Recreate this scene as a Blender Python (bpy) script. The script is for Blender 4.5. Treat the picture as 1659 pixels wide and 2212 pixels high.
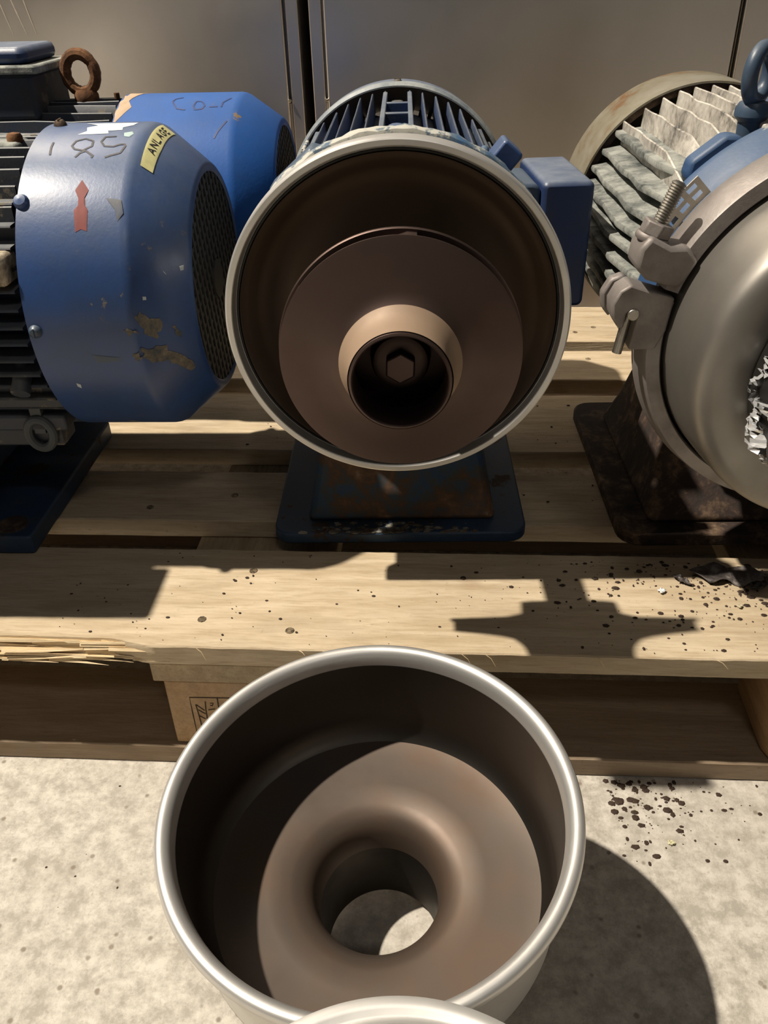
import bpy, math, random
from mathutils import Vector, Matrix, Euler
for _o in list(bpy.data.objects):
    bpy.data.objects.remove(_o)
SC = bpy.context.scene
COL = SC.collection
PI = math.pi
rnd = random.Random(7)

# ------------------------------------------------------------------ camera
F_PX, PITCH, ROLL, YAW, CAM_H = 1800.4, .587, -.0285, .0748, .6194
cd = bpy.data.cameras.new('camera')
cam = bpy.data.objects.new('camera', cd)
COL.objects.link(cam)
Rv = Vector((math.cos(YAW), math.sin(YAW), 0))
Dv = Vector((math.sin(PITCH)*math.sin(YAW), -math.sin(PITCH)*math.cos(YAW), -math.cos(PITCH)))
Fv = Vector((-math.cos(PITCH)*math.sin(YAW), math.cos(PITCH)*math.cos(YAW), -math.sin(PITCH)))
c_, s_ = math.cos(ROLL), math.sin(ROLL)
Xv = c_*Rv - s_*Dv
Yv = -(s_*Rv + c_*Dv)
Zv = -Fv
cam.matrix_world = Matrix(((Xv.x, Yv.x, Zv.x, 0), (Xv.y, Yv.y, Zv.y, 0), (Xv.z, Yv.z, Zv.z, CAM_H), (0, 0, 0, 1)))
cd.sensor_fit = 'VERTICAL'
cd.sensor_height = 36
cd.lens = F_PX*36/2212
cd.clip_start = .01
SC.camera = cam

# ------------------------------------------------------------------ world and lamps
W = bpy.data.worlds.new('hall'); SC.world = W; W.use_nodes = True
wn = W.node_tree.nodes; wl = W.node_tree.links
bgn = wn['Background']
bgn.inputs[0].default_value = (1, .97, .97, 1)
bgn.inputs[1].default_value = .044

def area(name, loc, target, size, power, color, shape='DISK', size_y=None):
    l = bpy.data.lights.new(name, 'AREA'); l.shape = shape; l.size = size
    if size_y: l.size_y = size_y
    l.energy = power; l.color = color
    o = bpy.data.objects.new(name, l); COL.objects.link(o)
    o.location = loc
    o.rotation_euler = (Vector(target)-Vector(loc)).to_track_quat('-Z', 'Y').to_euler()
    return o
TGT = Vector((0, .55, .2))
area('work_lamp', TGT + Vector((-.562, -.01, 1)).normalized()*4.2, TGT, .085, 295, (1, .905, .765))
area('fill_lamp', (.6, -1.6, 3.2), (0, .7, .2), .5, 7, (1, .93, .85), 'RECTANGLE', .25)  # soft fill added for edge highlights, not a known lamp of the hall
SC.view_settings.view_transform = 'Standard'
SC.view_settings.look = 'None'
SC.view_settings.gamma = 1
SC.view_settings.use_curve_mapping = False
SC.view_settings.exposure = 0

# ------------------------------------------------------------------ mesh helpers
class MB:
    def __init__(s): s.v = []; s.f = []
    def add(s, vs, fs, M=None):
        b = len(s.v)
        s.v += [tuple(M @ Vector(p)) if M else tuple(p) for p in vs]
        s.f += [tuple(b+i for i in f) for f in fs]
        return s
    def box(s, x0, x1, y0, y1, z0, z1, M=None):
        v = [(x0, y0, z0), (x1, y0, z0), (x1, y1, z0), (x0, y1, z0), (x0, y0, z1), (x1, y0, z1), (x1, y1, z1), (x0, y1, z1)]
        return s.add(v, [(3, 2, 1, 0), (4, 5, 6, 7), (0, 1, 5, 4), (1, 2, 6, 5), (2, 3, 7, 6), (3, 0, 4, 7)], M)
    def prism(s, poly, a, b, axis='x', M=None):
        """extrude a 2D polygon from a to b along an axis"""
        n = len(poly)
        def p(q, t):
            if axis == 'x': return (t, q[0], q[1])
            if axis == 'y': return (q[0], t, q[1])
            return (q[0], q[1], t)
        v = [p(q, a) for q in poly]+[p(q, b) for q in poly]
        f = [tuple(range(n))[::-1], tuple(range(n, 2*n))]+[(i, (i+1) % n, n+(i+1) % n, n+i) for i in range(n)]
        return s.add(v, f, M)
    def lathe(s, prof, n=64, axis='y', c=(0, 0), M=None, closed=False, cap0=False, cap1=False, a0=0, a1=2*PI, wob=None):
        """profile of (radius, along) turned about an axis; c = the two other coordinates"""
        full = abs(a1-a0-2*PI) < 1e-6
        m = n if full else n+1
        v = []; k = len(prof)
        for i in range(m):
            t = a0+(a1-a0)*i/n
            for r, a in prof:
                rr = r if not wob else r+wob(t, a)
                if axis == 'y': v.append((c[0]+rr*math.sin(t), a, c[1]+rr*math.cos(t)))
                elif axis == 'x': v.append((a, c[0]+rr*math.sin(t), c[1]+rr*math.cos(t)))
                else: v.append((c[0]+rr*math.cos(t), c[1]+rr*math.sin(t), a))
        f = []
        for i in range(n):
            j = (i+1) % m
            for q in range(k-1+(1 if closed else 0)):
                w = (q+1) % k
                f.append((i*k+q, i*k+w, j*k+w, j*k+q))
        if cap0: f.append(tuple(i*k for i in range(m)))
        if cap1: f.append(tuple(i*k+k-1 for i in range(m))[::-1])
        return s.add(v, f, M)
    def tube(s, pts, r, n=8, M=None, closed=False):
        pts = [Vector(p) for p in pts]; m = len(pts); v = []
        rr = r if isinstance(r, (list, tuple)) else [r]*m
        up = None
        for i, p in enumerate(pts):
            if closed: d = pts[(i+1) % m]-pts[i-1]
            else: d = pts[min(i+1, m-1)]-pts[max(i-1, 0)]
            d.normalize()
            if up is None:
                up = d.cross(Vector((0, 0, 1)))
                if up.length < .1: up = d.cross(Vector((1, 0, 0)))
            up = (up - d*up.dot(d)).normalized()
            w = d.cross(up)
            for k in range(n):
                t = 2*PI*k/n
                v.append(p+up*rr[i]*math.cos(t)+w*rr[i]*math.sin(t))
        f = []
        for i in range(m if closed else m-1):
            j = (i+1) % m
            for k in range(n):
                f.append((i*n+k, i*n+(k+1) % n, j*n+(k+1) % n, j*n+k))
        if not closed:
            f.append(tuple(range(n))[::-1]); f.append(tuple((m-1)*n+k for k in range(n)))
        return s.add(v, f, M)
    def cyl(s, p0, p1, r, n=16, M=None, r1=None):
        return s.tube([p0, p1], [r, r1 if r1 is not None else r], n, M)
    def build(s, name, mat, parent=None, bevel=0, ang=35, smooth=True, seg=2):
        me = bpy.data.meshes.new(name)
        me.from_pydata(s.v, [], s.f); me.validate(); me.update()
        import bmesh
        bm = bmesh.new(); bm.from_mesh(me); bmesh.ops.recalc_face_normals(bm, faces=bm.faces); bm.to_mesh(me); bm.free()
        if mat: me.materials.append(mat)
        if smooth:
            me.polygons.foreach_set('use_smooth', [True]*len(me.polygons))
            me.set_sharp_from_angle(angle=math.radians(ang))
        o = bpy.data.objects.new(name, me); COL.objects.link(o)
        if parent: o.parent = parent
        if bevel:
            b = o.modifiers.new('bevel', 'BEVEL'); b.width = bevel; b.segments = seg; b.limit_method = 'ANGLE'; b.angle_limit = math.radians(32)
        return o

def empty(name, loc, rz=0, rot=None):
    o = bpy.data.objects.new(name, None); COL.objects.link(o)
    o.empty_display_size = .05
    o.location = loc; o.rotation_euler = rot or (0, 0, rz)
    return o
def tag(o, label=None, cat=None, group=None, kind=None):
    if label: o['label'] = label
    if cat: o['category'] = cat
    if group: o['group'] = group
    if kind: o['kind'] = kind
    return o
def rrect(x0, x1, y0, y1, r, n=5):
    out = []
    for cx, cy, a in ((x1-r, y1-r, 0), (x0+r, y1-r, 90), (x0+r, y0+r, 180), (x1-r, y0+r, 270)):
        for i in range(n+1):
            t = math.radians(a+90*i/n); out.append((cx+r*math.cos(t), cy+r*math.sin(t)))
    return out

# ------------------------------------------------------------------ materials
def newmat(name):
    m = bpy.data.materials.new(name); m.use_nodes = True
    nt = m.node_tree
    return m, nt, nt.nodes['Principled BSDF']
def nd(nt, t, **kw):
    n = nt.nodes.new(t)
    for k, v in kw.items():
        if k in n.inputs: n.inputs[k].default_value = v
        else: setattr(n, k, v)
    return n
def coords(nt, scale=(1, 1, 1), rot=(0, 0, 0), world=False):
    tc = nt.nodes.new('ShaderNodeTexCoord')
    mp = nt.nodes.new('ShaderNodeMapping')
    mp.inputs['Scale'].default_value = scale; mp.inputs['Rotation'].default_value = rot
    if world:
        g = nt.nodes.new('ShaderNodeNewGeometry'); nt.links.new(g.outputs['Position'], mp.inputs[0])
    else: nt.links.new(tc.outputs['Object'], mp.inputs[0])
    return mp.outputs[0]
def noise(nt, co, scale, detail=5, rough=.55, dist=0):
    n = nd(nt, 'ShaderNodeTexNoise'); n.inputs['Scale'].default_value = scale; n.inputs['Detail'].default_value = detail
    n.inputs['Roughness'].default_value = rough; n.inputs['Distortion'].default_value = dist
    nt.links.new(co, n.inputs['Vector']); return n.outputs[0]
def ramp(nt, fac, stops, interp='LINEAR'):
    r = nt.nodes.new('ShaderNodeValToRGB'); r.color_ramp.interpolation = interp
    e = r.color_ramp.elements
    while len(e) < len(stops): e.new(.5)
    for i, (p, c) in enumerate(stops):
        e[i].position = p; e[i].color = (c, c, c, 1) if isinstance(c, (int, float)) else (*c, 1)
    nt.links.new(fac, r.inputs[0]); return r.outputs[0]
def mix(nt, fac, a, b, mode='MIX'):
    m = nt.nodes.new('ShaderNodeMix'); m.data_type = 'RGBA'; m.blend_type = mode
    for sock, val in ((m.inputs[0], fac), (m.inputs[6], a), (m.inputs[7], b)):
        if isinstance(val, (int, float)): sock.default_value = val
        elif isinstance(val, tuple): sock.default_value = (*val, 1)
        else: nt.links.new(val, sock)
    return m.outputs[2]
def mth(nt, op, a, b=0.0):
    m = nt.nodes.new('ShaderNodeMath'); m.operation = op
    for i, val in enumerate((a, b)):
        if isinstance(val, (int, float)): m.inputs[i].default_value = val
        else: nt.links.new(val, m.inputs[i])
    return m.outputs[0]
def bump(nt, bs, h, strength=.3, dist=.001):
    b = nt.nodes.new('ShaderNodeBump'); b.inputs['Strength'].default_value = strength; b.inputs['Distance'].default_value = dist
    nt.links.new(h, b.inputs['Height']); nt.links.new(b.outputs[0], bs.inputs['Normal'])
def setin(nt, bs, key, val):
    if isinstance(val, (int, float)): bs.inputs[key].default_value = val
    elif isinstance(val, tuple): bs.inputs[key].default_value = (*val, 1)
    else: nt.links.new(val, bs.inputs[key])

def m_wood(name, base=(.62, .44, .23), dark=(.34, .24, .14), dirt=.5, seed=0, along='x'):
    m, nt, bs = newmat(name)
    sc = {'x': (1, 9, 9), 'y': (9, 1, 9), 'z': (9, 9, 1)}[along]
    co = coords(nt, sc)
    off = nd(nt, 'ShaderNodeVectorMath'); off.operation = 'ADD'; nt.links.new(co, off.inputs[0]); off.inputs[1].default_value = (seed*3.1, seed*1.7, seed*2.3)
    co = off.outputs[0]
    g1 = noise(nt, co, 7, 6, .6, .6); g2 = noise(nt, co, 40, 4, .6, .3)
    c = mix(nt, ramp(nt, g1, [(.36, 0), (.66, 1)]), base, tuple(x*y for x, y in zip(base, (.74, .70, .64))))
    c = mix(nt, mth(nt, 'MULTIPLY', ramp(nt, g2, [(.48, 0), (.7, 1)]), .45), c, dark)
    wc = coords(nt, (1, 1, 1), world=True)
    d1 = noise(nt, coords(nt, (.5, 1, 1), world=True), 16, 8, .72)          # grey handling dirt in broad patches
    c = mix(nt, mth(nt, 'MULTIPLY', ramp(nt, d1, [(.48, 0), (.75, 1)]), dirt), c, (.26, .22, .17))
    d2 = noise(nt, wc, 160, 4, .6)
    c = mix(nt, mth(nt, 'MULTIPLY', ramp(nt, d2, [(.66, 0), (.72, 1)]), .55*dirt+.1), c, (.12, .09, .06))
    vo = nd(nt, 'ShaderNodeTexVoronoi'); vo.inputs['Scale'].default_value = 9; nt.links.new(wc, vo.inputs['Vector'])
    c = mix(nt, mth(nt, 'MULTIPLY', ramp(nt, vo.outputs[0], [(.05, 1), (.13, 0)]), .35), c, (.3, .2, .12))
    setin(nt, bs, 'Base Color', c); bs.inputs['Roughness'].default_value = .72
    bs.inputs['Specular IOR Level'].default_value = .3
    bump(nt, bs, mth(nt, 'ADD', g2, mth(nt, 'MULTIPLY', d2, .5)), .5, .0012)
    return m

def m_steel(name, col=(.62, .6, .57), rough=.28, stain=.3, stain_col=(.3, .27, .22), brush=None, rvar=.12, scale=18, metal=1.0, bmp=.05):
    m, nt, bs = newmat(name)
    co = coords(nt)
    n1 = noise(nt, co, scale, 6, .6); n2 = noise(nt, co, scale*12, 3, .5)
    c = mix(nt, mth(nt, 'MULTIPLY', ramp(nt, n1, [(.4, 0), (.72, 1)]), stain), col, stain_col)
    setin(nt, bs, 'Base Color', c); bs.inputs['Metallic'].default_value = metal
    r = ramp(nt, n1, [(.3, rough-rvar/2), (.7, rough+rvar)])
    setin(nt, bs, 'Roughness', r)
    if brush:
        cb = coords(nt, brush); nb = noise(nt, cb, 60, 3, .6)
        bump(nt, bs, nb, bmp, .0004)
    else: bump(nt, bs, n2, bmp, .0004)
    return m

def m_paint(name, col=(.03, .09, .28), col2=None, rough=.4, chips=.0, chip_col=(.32, .2, .11), dust=.3, dust_col=(.32, .34, .36), seed=0, spec=.5, grime=.4, coat=0):
    m, nt, bs = newmat(name)
    co = coords(nt)
    off = nd(nt, 'ShaderNodeVectorMath'); off.operation = 'ADD'; nt.links.new(co, off.inputs[0]); off.inputs[1].default_value = (seed, seed*.7, seed*1.3)
    co = off.outputs[0]
    n1 = noise(nt, co, 12, 6, .6); n2 = noise(nt, co, 45, 7, .7); n3 = noise(nt, co, 320, 2, .5)
    c = mix(nt, ramp(nt, n1, [(.35, 0), (.7, 1)]), col, col2 or tuple(x*.75 for x in col))
    c = mix(nt, mth(nt, 'MULTIPLY', ramp(nt, n2, [(.45, 0), (.8, 1)]), grime), c, (.05, .05, .05))
    g = nt.nodes.new('ShaderNodeNewGeometry'); sx = nt.nodes.new('ShaderNodeSeparateXYZ'); nt.links.new(g.outputs['Normal'], sx.inputs[0])
    du = mth(nt, 'MULTIPLY', ramp(nt, sx.outputs[2], [(.35, 0), (.95, 1)]), ramp(nt, n2, [(.3, .5), (.7, 1)]))
    c = mix(nt, mth(nt, 'MULTIPLY', du, dust), c, dust_col)
    rg = rough
    if chips > 0:
        ch = ramp(nt, mth(nt, 'ADD', mth(nt, 'MULTIPLY', n1, .5), mth(nt, 'MULTIPLY', n2, .5)), [(.62-chips*.2, 0), (.64-chips*.2, 1)])
        c = mix(nt, ch, c, chip_col)
        rg = ramp(nt, ch, [(0, rough), (1, .8)])
    setin(nt, bs, 'Base Color', c); setin(nt, bs, 'Roughness', rg)
    bs.inputs['Specular IOR Level'].default_value = spec
    bs.inputs['Coat Weight'].default_value = coat; bs.inputs['Coat Roughness'].default_value = .25
    bump(nt, bs, mth(nt, 'ADD', n2, mth(nt, 'MULTIPLY', n3, .4)), .25, .0008)
    return m

def m_rough(name, stops, scale=30, rough=.8, metal=0, bd=.002, bs_=.6, seed=0):
    """crusty surface with several colours mixed by noise"""
    m, nt, bs = newmat(name)
    co = coords(nt)
    off = nd(nt, 'ShaderNodeVectorMath'); off.operation = 'ADD'; nt.links.new(co, off.inputs[0]); off.inputs[1].default_value = (seed, seed*.7, seed*1.3)
    n1 = noise(nt, off.outputs[0], scale, 8, .7, .3); n2 = noise(nt, off.outputs[0], scale*6, 4, .6)
    v = mth(nt, 'ADD', mth(nt, 'MULTIPLY', n1, .8), mth(nt, 'MULTIPLY', n2, .2))
    setin(nt, bs, 'Base Color', ramp(nt, v, stops)); bs.inputs['Roughness'].default_value = rough; bs.inputs['Metallic'].default_value = metal
    bump(nt, bs, v, bs_, bd)
    return m
def m_flat(name, col, rough=.6, metal=0, em=None, spec=.4):
    m, nt, bs = newmat(name)
    co = coords(nt); n1 = noise(nt, co, 90, 4, .6)
    setin(nt, bs, 'Base Color', mix(nt, ramp(nt, n1, [(.3, 0), (.8, 1)]), col, tuple(x*.72 for x in col)))
    bs.inputs['Roughness'].default_value = rough; bs.inputs['Metallic'].default_value = metal; bs.inputs['Specular IOR Level'].default_value = spec
    return m

def m_concrete():
    m, nt, bs = newmat('pale concrete')
    co = coords(nt, world=True)
    a = noise(nt, co, 5, 6, .6); b = noise(nt, co, 62, 8, .74); d = noise(nt, co, 230, 4, .6)
    c = mix(nt, ramp(nt, b, [(.40, 0), (.60, 1)]), (.38, .35, .30), (.63, .59, .52))
    c = mix(nt, mth(nt, 'MULTIPLY', ramp(nt, a, [(.42, 0), (.7, 1)]), .35), c, (.44, .40, .34))
    c = mix(nt, mth(nt, 'MULTIPLY', ramp(nt, d, [(.3, 1), (.42, 0)]), .45), c, (.3, .26, .22))
    vo = nd(nt, 'ShaderNodeTexVoronoi'); vo.inputs['Scale'].default_value = 75; nt.links.new(co, vo.inputs['Vector'])
    pick = nd(nt, 'ShaderNodeSeparateColor'); nt.links.new(vo.outputs['Color'], pick.inputs[0])
    sp = mth(nt, 'MULTIPLY', ramp(nt, vo.outputs[0], [(.10, 1), (.2, 0)]), ramp(nt, pick.outputs[0], [(.72, 0), (.8, 1)]))
    c = mix(nt, mth(nt, 'MULTIPLY', sp, .8), c, (.2, .16, .12))
    cs = coords(nt, (1.2, 5, 1), (0, 0, .08), world=True); st = noise(nt, cs, 7, 5, .6)
    c = mix(nt, mth(nt, 'MULTIPLY', ramp(nt, st, [(.55, 0), (.75, 1)]), .3), c, (.36, .31, .25))
    setin(nt, bs, 'Base Color', c); bs.inputs['Roughness'].default_value = .85
    bump(nt, bs, mth(nt, 'ADD', b, mth(nt, 'MULTIPLY', d, .4)), .5, .002)
    return m

M_floor = m_concrete()
M_wood = [m_wood('pine board %d' % i, (.60, .495, .35), seed=i, dirt=(.25, .45, .45, .4, .35)[i]) for i in range(5)]
M_block = m_wood('pine block end grain', (.5, .33, .18), (.25, .15, .08), .6, 11, 'y')
M_stringer = m_wood('weathered cross board', (.46, .36, .23), (.22, .15, .09), .6, 17, 'y')
M_bottom = m_wood('weathered bottom board', (.36, .28, .2), (.22, .15, .09), .5, 23)
M_raw = m_wood('freshly split pine', (.86, .70, .46), (.55, .36, .18), .05, 31)
M_wall = m_steel('brushed wall steel', (.68, .64, .60), .34, .4, (.44, .41, .385), (60, 1, 1.2), .14, 2.2, bmp=.09)
M_steel = m_steel('worn flange steel', (.70, .69, .67), .40, .35, (.50, .49, .46), None, .08, 25, metal=.75, bmp=.02)
M_steel_dull = m_steel('dull casing steel', (.36, .345, .325), .38, .45, (.2, .185, .16), None, .14, 14)
M_bowl = m_steel('brown filmed inner steel', (.10, .078, .063), .46, .7, (.125, .068, .036), None, .12, 11, metal=.5)
M_bowl_wall = m_steel('shade darkened wall steel', (.11, .10, .09), .38, .4, (.08, .07, .055), None, .1, 9)  # bowl wall colour darkened to deepen the shade inside
M_imp = m_steel('brown filmed impeller', (.115, .082, .073), .48, .4, (.095, .06, .045), None, .1, 12)
M_dish = m_steel('brown back plate', (.085, .064, .052), .50, .5, (.09, .06, .035), None, .1, 10)
M_gasket_shade = m_flat('black gasket and shade', (.012, .011, .010), .5)  # gasket black, also painted shade at the suction nozzle neck
M_hub = m_steel('tan hub skin', (.33, .235, .165), .55, .4, (.24, .16, .10), None, .1, 20, metal=.15)  # paler tan than the impeller, laid over its hub
M_blue = m_paint('worn dark blue enamel', (.018, .062, .215), (.020, .05, .14), .42, .02, (.15, .13, .1), .55, (.19, .24, .32), 3, coat=.15, grime=.22)
M_adapt = m_paint('matt blue adapter enamel', (.026, .075, .185), (.03, .06, .13), .5, .05, (.3, .3, .28), .35, (.2, .27, .36), 5, grime=.25)
M_blue2 = m_paint('bright blue enamel', (.015, .10, .38), (.015, .08, .30), .55, .01, (.2, .14, .08), .1, (.15, .25, .4), 9, coat=0, grime=.12, spec=.3)
M_blue3 = m_paint('dusty navy enamel', (.012, .032, .11), (.014, .03, .08), .42, .02, (.2, .2, .19), .75, (.24, .28, .34), 15, grime=.4)
M_fin_blue = m_paint('navy cast fins', (.012, .030, .095), (.015, .03, .06), .5, .10, (.2, .21, .21), .7, (.24, .27, .30), 21, grime=.6)
M_fin_dark = m_paint('dirty dark fins', (.02, .035, .07), (.04, .04, .04), .55, .25, (.16, .14, .11), .6, (.30, .31, .31), 27, grime=.7)
M_fin_white = m_rough('oxidised aluminium fins', [(.34, (.05, .06, .06)), (.42, (.30, .28, .25)), (.5, (.52, .49, .44)), (.62, (.72, .69, .63))], 26, .6, .35, .002, .8)
M_fin_grey = m_rough('green grey crusted fins', [(.35, (.04, .05, .05)), (.45, (.16, .17, .16)), (.58, (.34, .35, .32))], 30, .75, .1, .002, .8, 4)
M_body_dark = m_paint('dark motor barrel', (.01, .02, .06), None, .6, .05, (.1, .1, .09), .3, (.1, .11, .12), 31, grime=.7)
M_base_blue = m_paint('scuffed blue base', (.015, .045, .105), (.018, .038, .065), .55, .3, (.05, .03, .02), .1, (.04, .05, .05), 37, grime=.6)
M_ped = m_rough('rusting blue pedestal', [(.38, (.015, .05, .15)), (.46, (.03, .055, .08)), (.52, (.07, .04, .025)), (.6, (.13, .07, .035)), (.68, (.30, .25, .2))], 16, .7, 0, .002, .5, 2)
M_rust = m_rough('heavy brown rust', [(.36, (.015, .014, .013)), (.5, (.04, .024, .018)), (.6, (.14, .09, .055)), (.7, (.4, .3, .2))], 24, .85, 0, .003, .8, 8)
M_rust2 = m_rough('orange brown rust', [(.36, (.04, .018, .008)), (.5, (.12, .05, .018)), (.66, (.25, .12, .05))], 40, .9, 0, .002, .8, 12)
M_guard = m_rough('tarnished rust stained guard', [(.38, (.28, .26, .21)), (.52, (.21, .185, .13)), (.6, (.17, .085, .03))], 10, .55, .3, .001, .3, 5)
M_lantern = m_rough('flaking cream and blue paint', [(.38, (.04, .10, .2)), (.46, (.10, .14, .18)), (.5, (.42, .42, .38)), (.6, (.5, .48, .42))], 30, .7, 0, .001, .6, 6)
M_cast = m_steel('cast clamp steel', (.29, .265, .25), .52, .7, (.15, .125, .115), None, .12, 38, metal=.5, bmp=.3)
M_bolt = m_steel('threaded rod steel', (.42, .40, .36), .35, .3, (.2, .17, .12), None, .1, 60)
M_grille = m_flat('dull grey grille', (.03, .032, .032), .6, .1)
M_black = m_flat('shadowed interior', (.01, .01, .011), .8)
M_ink = m_flat('black marker ink', (.012, .014, .03), .5)
M_ink2 = m_flat('blue black marker ink', (.01, .03, .14), .5)
M_burn = m_flat('burnt brown stamp', (.035, .018, .008), .8)
M_red = m_flat('faded red arrow', (.23, .055, .05), .65)
M_white = m_flat('white paint patch', (.85, .87, .88), .5)
M_yellow = m_flat('faded yellow tape', (.76, .72, .36), .45)
M_chip = m_rough('bare scraped metal', [(.4, (.05, .06, .07)), (.52, (.13, .11, .085)), (.65, (.22, .2, .17))], 60, .7, .1, .001, .4)
M_chipw = m_flat('pale paint nick', (.5, .55, .6), .5)
M_flake = m_rough('peeling grey scale', [(.35, (.03, .025, .025)), (.5, (.10, .085, .08)), (.65, (.3, .27, .25))], 60, .5, .3, .002, .8)
M_crumb = m_flat('dark crumbs', (.05, .03, .02), .8)
M_foil = m_flat('crinkled clear film', (.8, .81, .83), .16, .6)
M_eyeblue = m_paint('blue grey eye bolt', (.04, .07, .115), (.03, .05, .09), .42, .03, (.2, .2, .2), .4, (.20, .24, .29), 41)
M_brass = m_steel('bright rivet', (.85, .78, .65), .2, .1, (.5, .4, .3))

# ------------------------------------------------------------------ setting: floor, back wall
b = MB()
b.box(-3.5, 3.5, -3, 3.2, -.1, 0)
tag(b.build('floor', M_floor, smooth=False), kind='structure')
b = MB(); b.box(-3.5, 3.5, 2.3, 2.4, 0, 3)
tag(b.build('wall_back', m_flat('grey painted wall', (.32, .3, .27), .8), smooth=False), kind='structure')

def cabinet(x0, x1, label, hinge_left, hinge_right, scratch=False):
    r = empty('steel_cabinet', ((x0+x1)/2, 1.5, 0)); tag(r, label, 'cabinet', None)
    w = (x1-x0)/2
    b = MB(); b.box(-w, w, .012, .5, .0, 2.0); b.build('carcass', M_wall, r, .002)
    l = -w+(.0205 if hinge_left else .001); rr = w-(.0205 if hinge_right else .001)
    b = MB(); b.box(l+.003 if hinge_left else l, rr-.003 if hinge_right else rr, -.008, .011, .02, 1.98)
    d = b.build('door', M_wall, r, .0025)
    for side, on in ((-1, hinge_left), (1, hinge_right)):
        if not on: continue
        b = MB(); xa = -w if side < 0 else w-.0195
        b.box(xa, xa+.0195, -.004, .012, .0, 2.0); b.build('frame_post', M_wall, r, .0015)
        xg = -w+.0222 if side < 0 else w-.0222
        b = MB(); b.cyl((xg, -.003, .0), (xg, -.003, .424), .0024, 10); b.build('hinge_rod', M_wall, r)
        b = MB(); b.lathe([(0, -.012), (.0018, -.0115), (.0028, -.0095), (.0028, -.004)], 14, 'y', (xg, .428), cap0=False)
        b.build('rivet', M_brass, r)
    if scratch:
        for k, (a, c, dx) in enumerate([(-.12, .58, .012), (-.108, .58, .014), (-.094, .58, .010)]):
            b = MB(); xs = w+(-.5+.02*k)+.12*0
            xs += .03; b.tube([(xs, -.0082, c), (xs+dx*.4, -.0082, c-.02), (xs+dx, -.0082, c-.05)], [.0010, .0012, .0004], 4)
            b.build('scratch', m_flat('bright scratch', (.62, .56, .48), .7), d)
    return r
cabinet(-1.05, -.2245, 'stainless steel cabinet left of the dark gap, behind the blue fan covers', False, True, True)
cabinet(-.2075, .448, 'stainless steel cabinet between the dark gap and the thin right seam', True, False)
cabinet(.4535, 1.3, 'stainless steel cabinet at the right edge, past the thin seam', False, False)

# ------------------------------------------------------------------ pallet
PAL = empty('wooden_pallet', (0, .506, 0))
tag(PAL, 'pine pallet standing on the concrete floor and carrying the four motors', 'pallet')
Z1 = .144
def board(name, x0, x1, y0, y1, z0, z1, mat, seed, torn=False, parent=PAL, n=90):
    """plank along X with worn, slightly uneven edges; coordinates are relative to the pallet"""
    r = random.Random(seed)
    def walk(k, amp):
        v = 0; out = []
        for i in range(k):
            v = v*.75+r.uniform(-amp, amp); out.append(v)
        return out
    A = walk(n+1, .0004); B = walk(n+1, .0004); Cc = walk(n+1, .0003); D = walk(n+1, .0005); E1 = walk(n+1, .0012)
    vs = []; fs = []
    for i in range(n+1):
        x = x0+(x1-x0)*i/n
        t = 0
        if torn and x < -.243: t = min(1, (-.243-x)/.03)
        fy = y0+A[i]; e = .0012
        if torn: fy += t*(.007+.5*abs(E1[i]))
        zz = z1-abs(Cc[i])
        zb = z0+abs(D[i])*.5
        mid = y0+t*(.003+abs(E1[i])*1.5)
        low = y0+t*(.006+abs(E1[(i*7) % n])*2)
        prof = [(fy+e, zz), (fy, zz-e-t*.003), (mid, (z0+z1)/2+t*E1[i]), (low, zb+e+t*.003), (low+e, zb), (y1-e+B[i], zb), (y1+B[i], zb+e), (y1+B[i], zz-e), (y1-e+B[i], zz), ((y0+y1)/2, zz)]
        vs += [(x, p, q) for p, q in prof]
    k = 10
    for i in range(n):
        for q in range(k):
            w = (q+1) % k
            fs.append((i*k+q, (i+1)*k+q, (i+1)*k+w, i*k+w))
    fs.append(tuple(range(k))); fs.append(tuple(n*k+q for q in range(k))[::-1])
    b = MB(); b.add(vs, fs)
    return b.build(name, mat, parent, ang=40)
PX0, PX1 = -.770, .432
TB = [(0, .138), (.187, .284), (.334, .484), (.531, .630), (.665, .81)]
tops = []
for i, (a, c) in enumerate(TB):
    o = board('top_board', PX0, PX1, a, c, .1225, Z1, M_wood[i], 40+i, torn=(i == 0), n=150 if i == 0 else 80)
    tops.append(o)
COLX = [(-.770, -.625), (-.2435, -.0985), (.287, .432)]
for a, c in COLX:
    b = MB(); b.box(a, c, .002, .80, .1005, .1222); b.build('cross_board', M_stringer, PAL, .0015)
    for y in ((.003, .100), (.335, .48), (.71, .808)):
        b = MB()
        pl = [(a+.009, y[0]), (c-.004, y[0]), (c-.001, y[0]+.004), (c-.001, y[1]-.008), (c-.010, y[1]), (a+.012, y[1]), (a+.006, y[1]-.01), (a+.005, y[0]+.012)]
        b.prism(pl, .0222, .1002, 'z'); b.build('block', M_block, PAL, .0015)
for i, (a, c) in enumerate(((-.002, .098), (.335, .48), (.71, .81))):
    board('bottom_board', PX0, PX1, a, c, .0, .022, M_bottom, 70+i)
# nail heads sunk in the boards
for bi, spots in {0: [(-.202, .035), (-.123, .023), (-.17, .105), (.33, .05), (.37, .1), (.30, .03), (-.70, .04)], 1: [(-.215, .235), (-.15, .24), (-.30, .21), (.31, .23)], 2: [(-.20, .44), (-.14, .37), (.31, .42)], 3: [(.21, .60), (.30, .57)], 4: [(.205, .70), (.235, .72)]}.items():
    for x, y in spots:
        b = MB(); b.lathe([(0, Z1-.0001), (.0020, Z1+.0001), (.0024, Z1-.0001), (.0036, Z1+.0004), (.0042, Z1-.0004)], 9, 'z', (x, y))
        b.build('nail', m_rough('rusty nail', [(.42, (.05, .035, .02)), (.52, (.16, .12, .07)), (.6, (.3, .23, .14))], 260) if 'rusty nail' not in bpy.data.materials else bpy.data.materials['rusty nail'], tops[bi])
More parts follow.
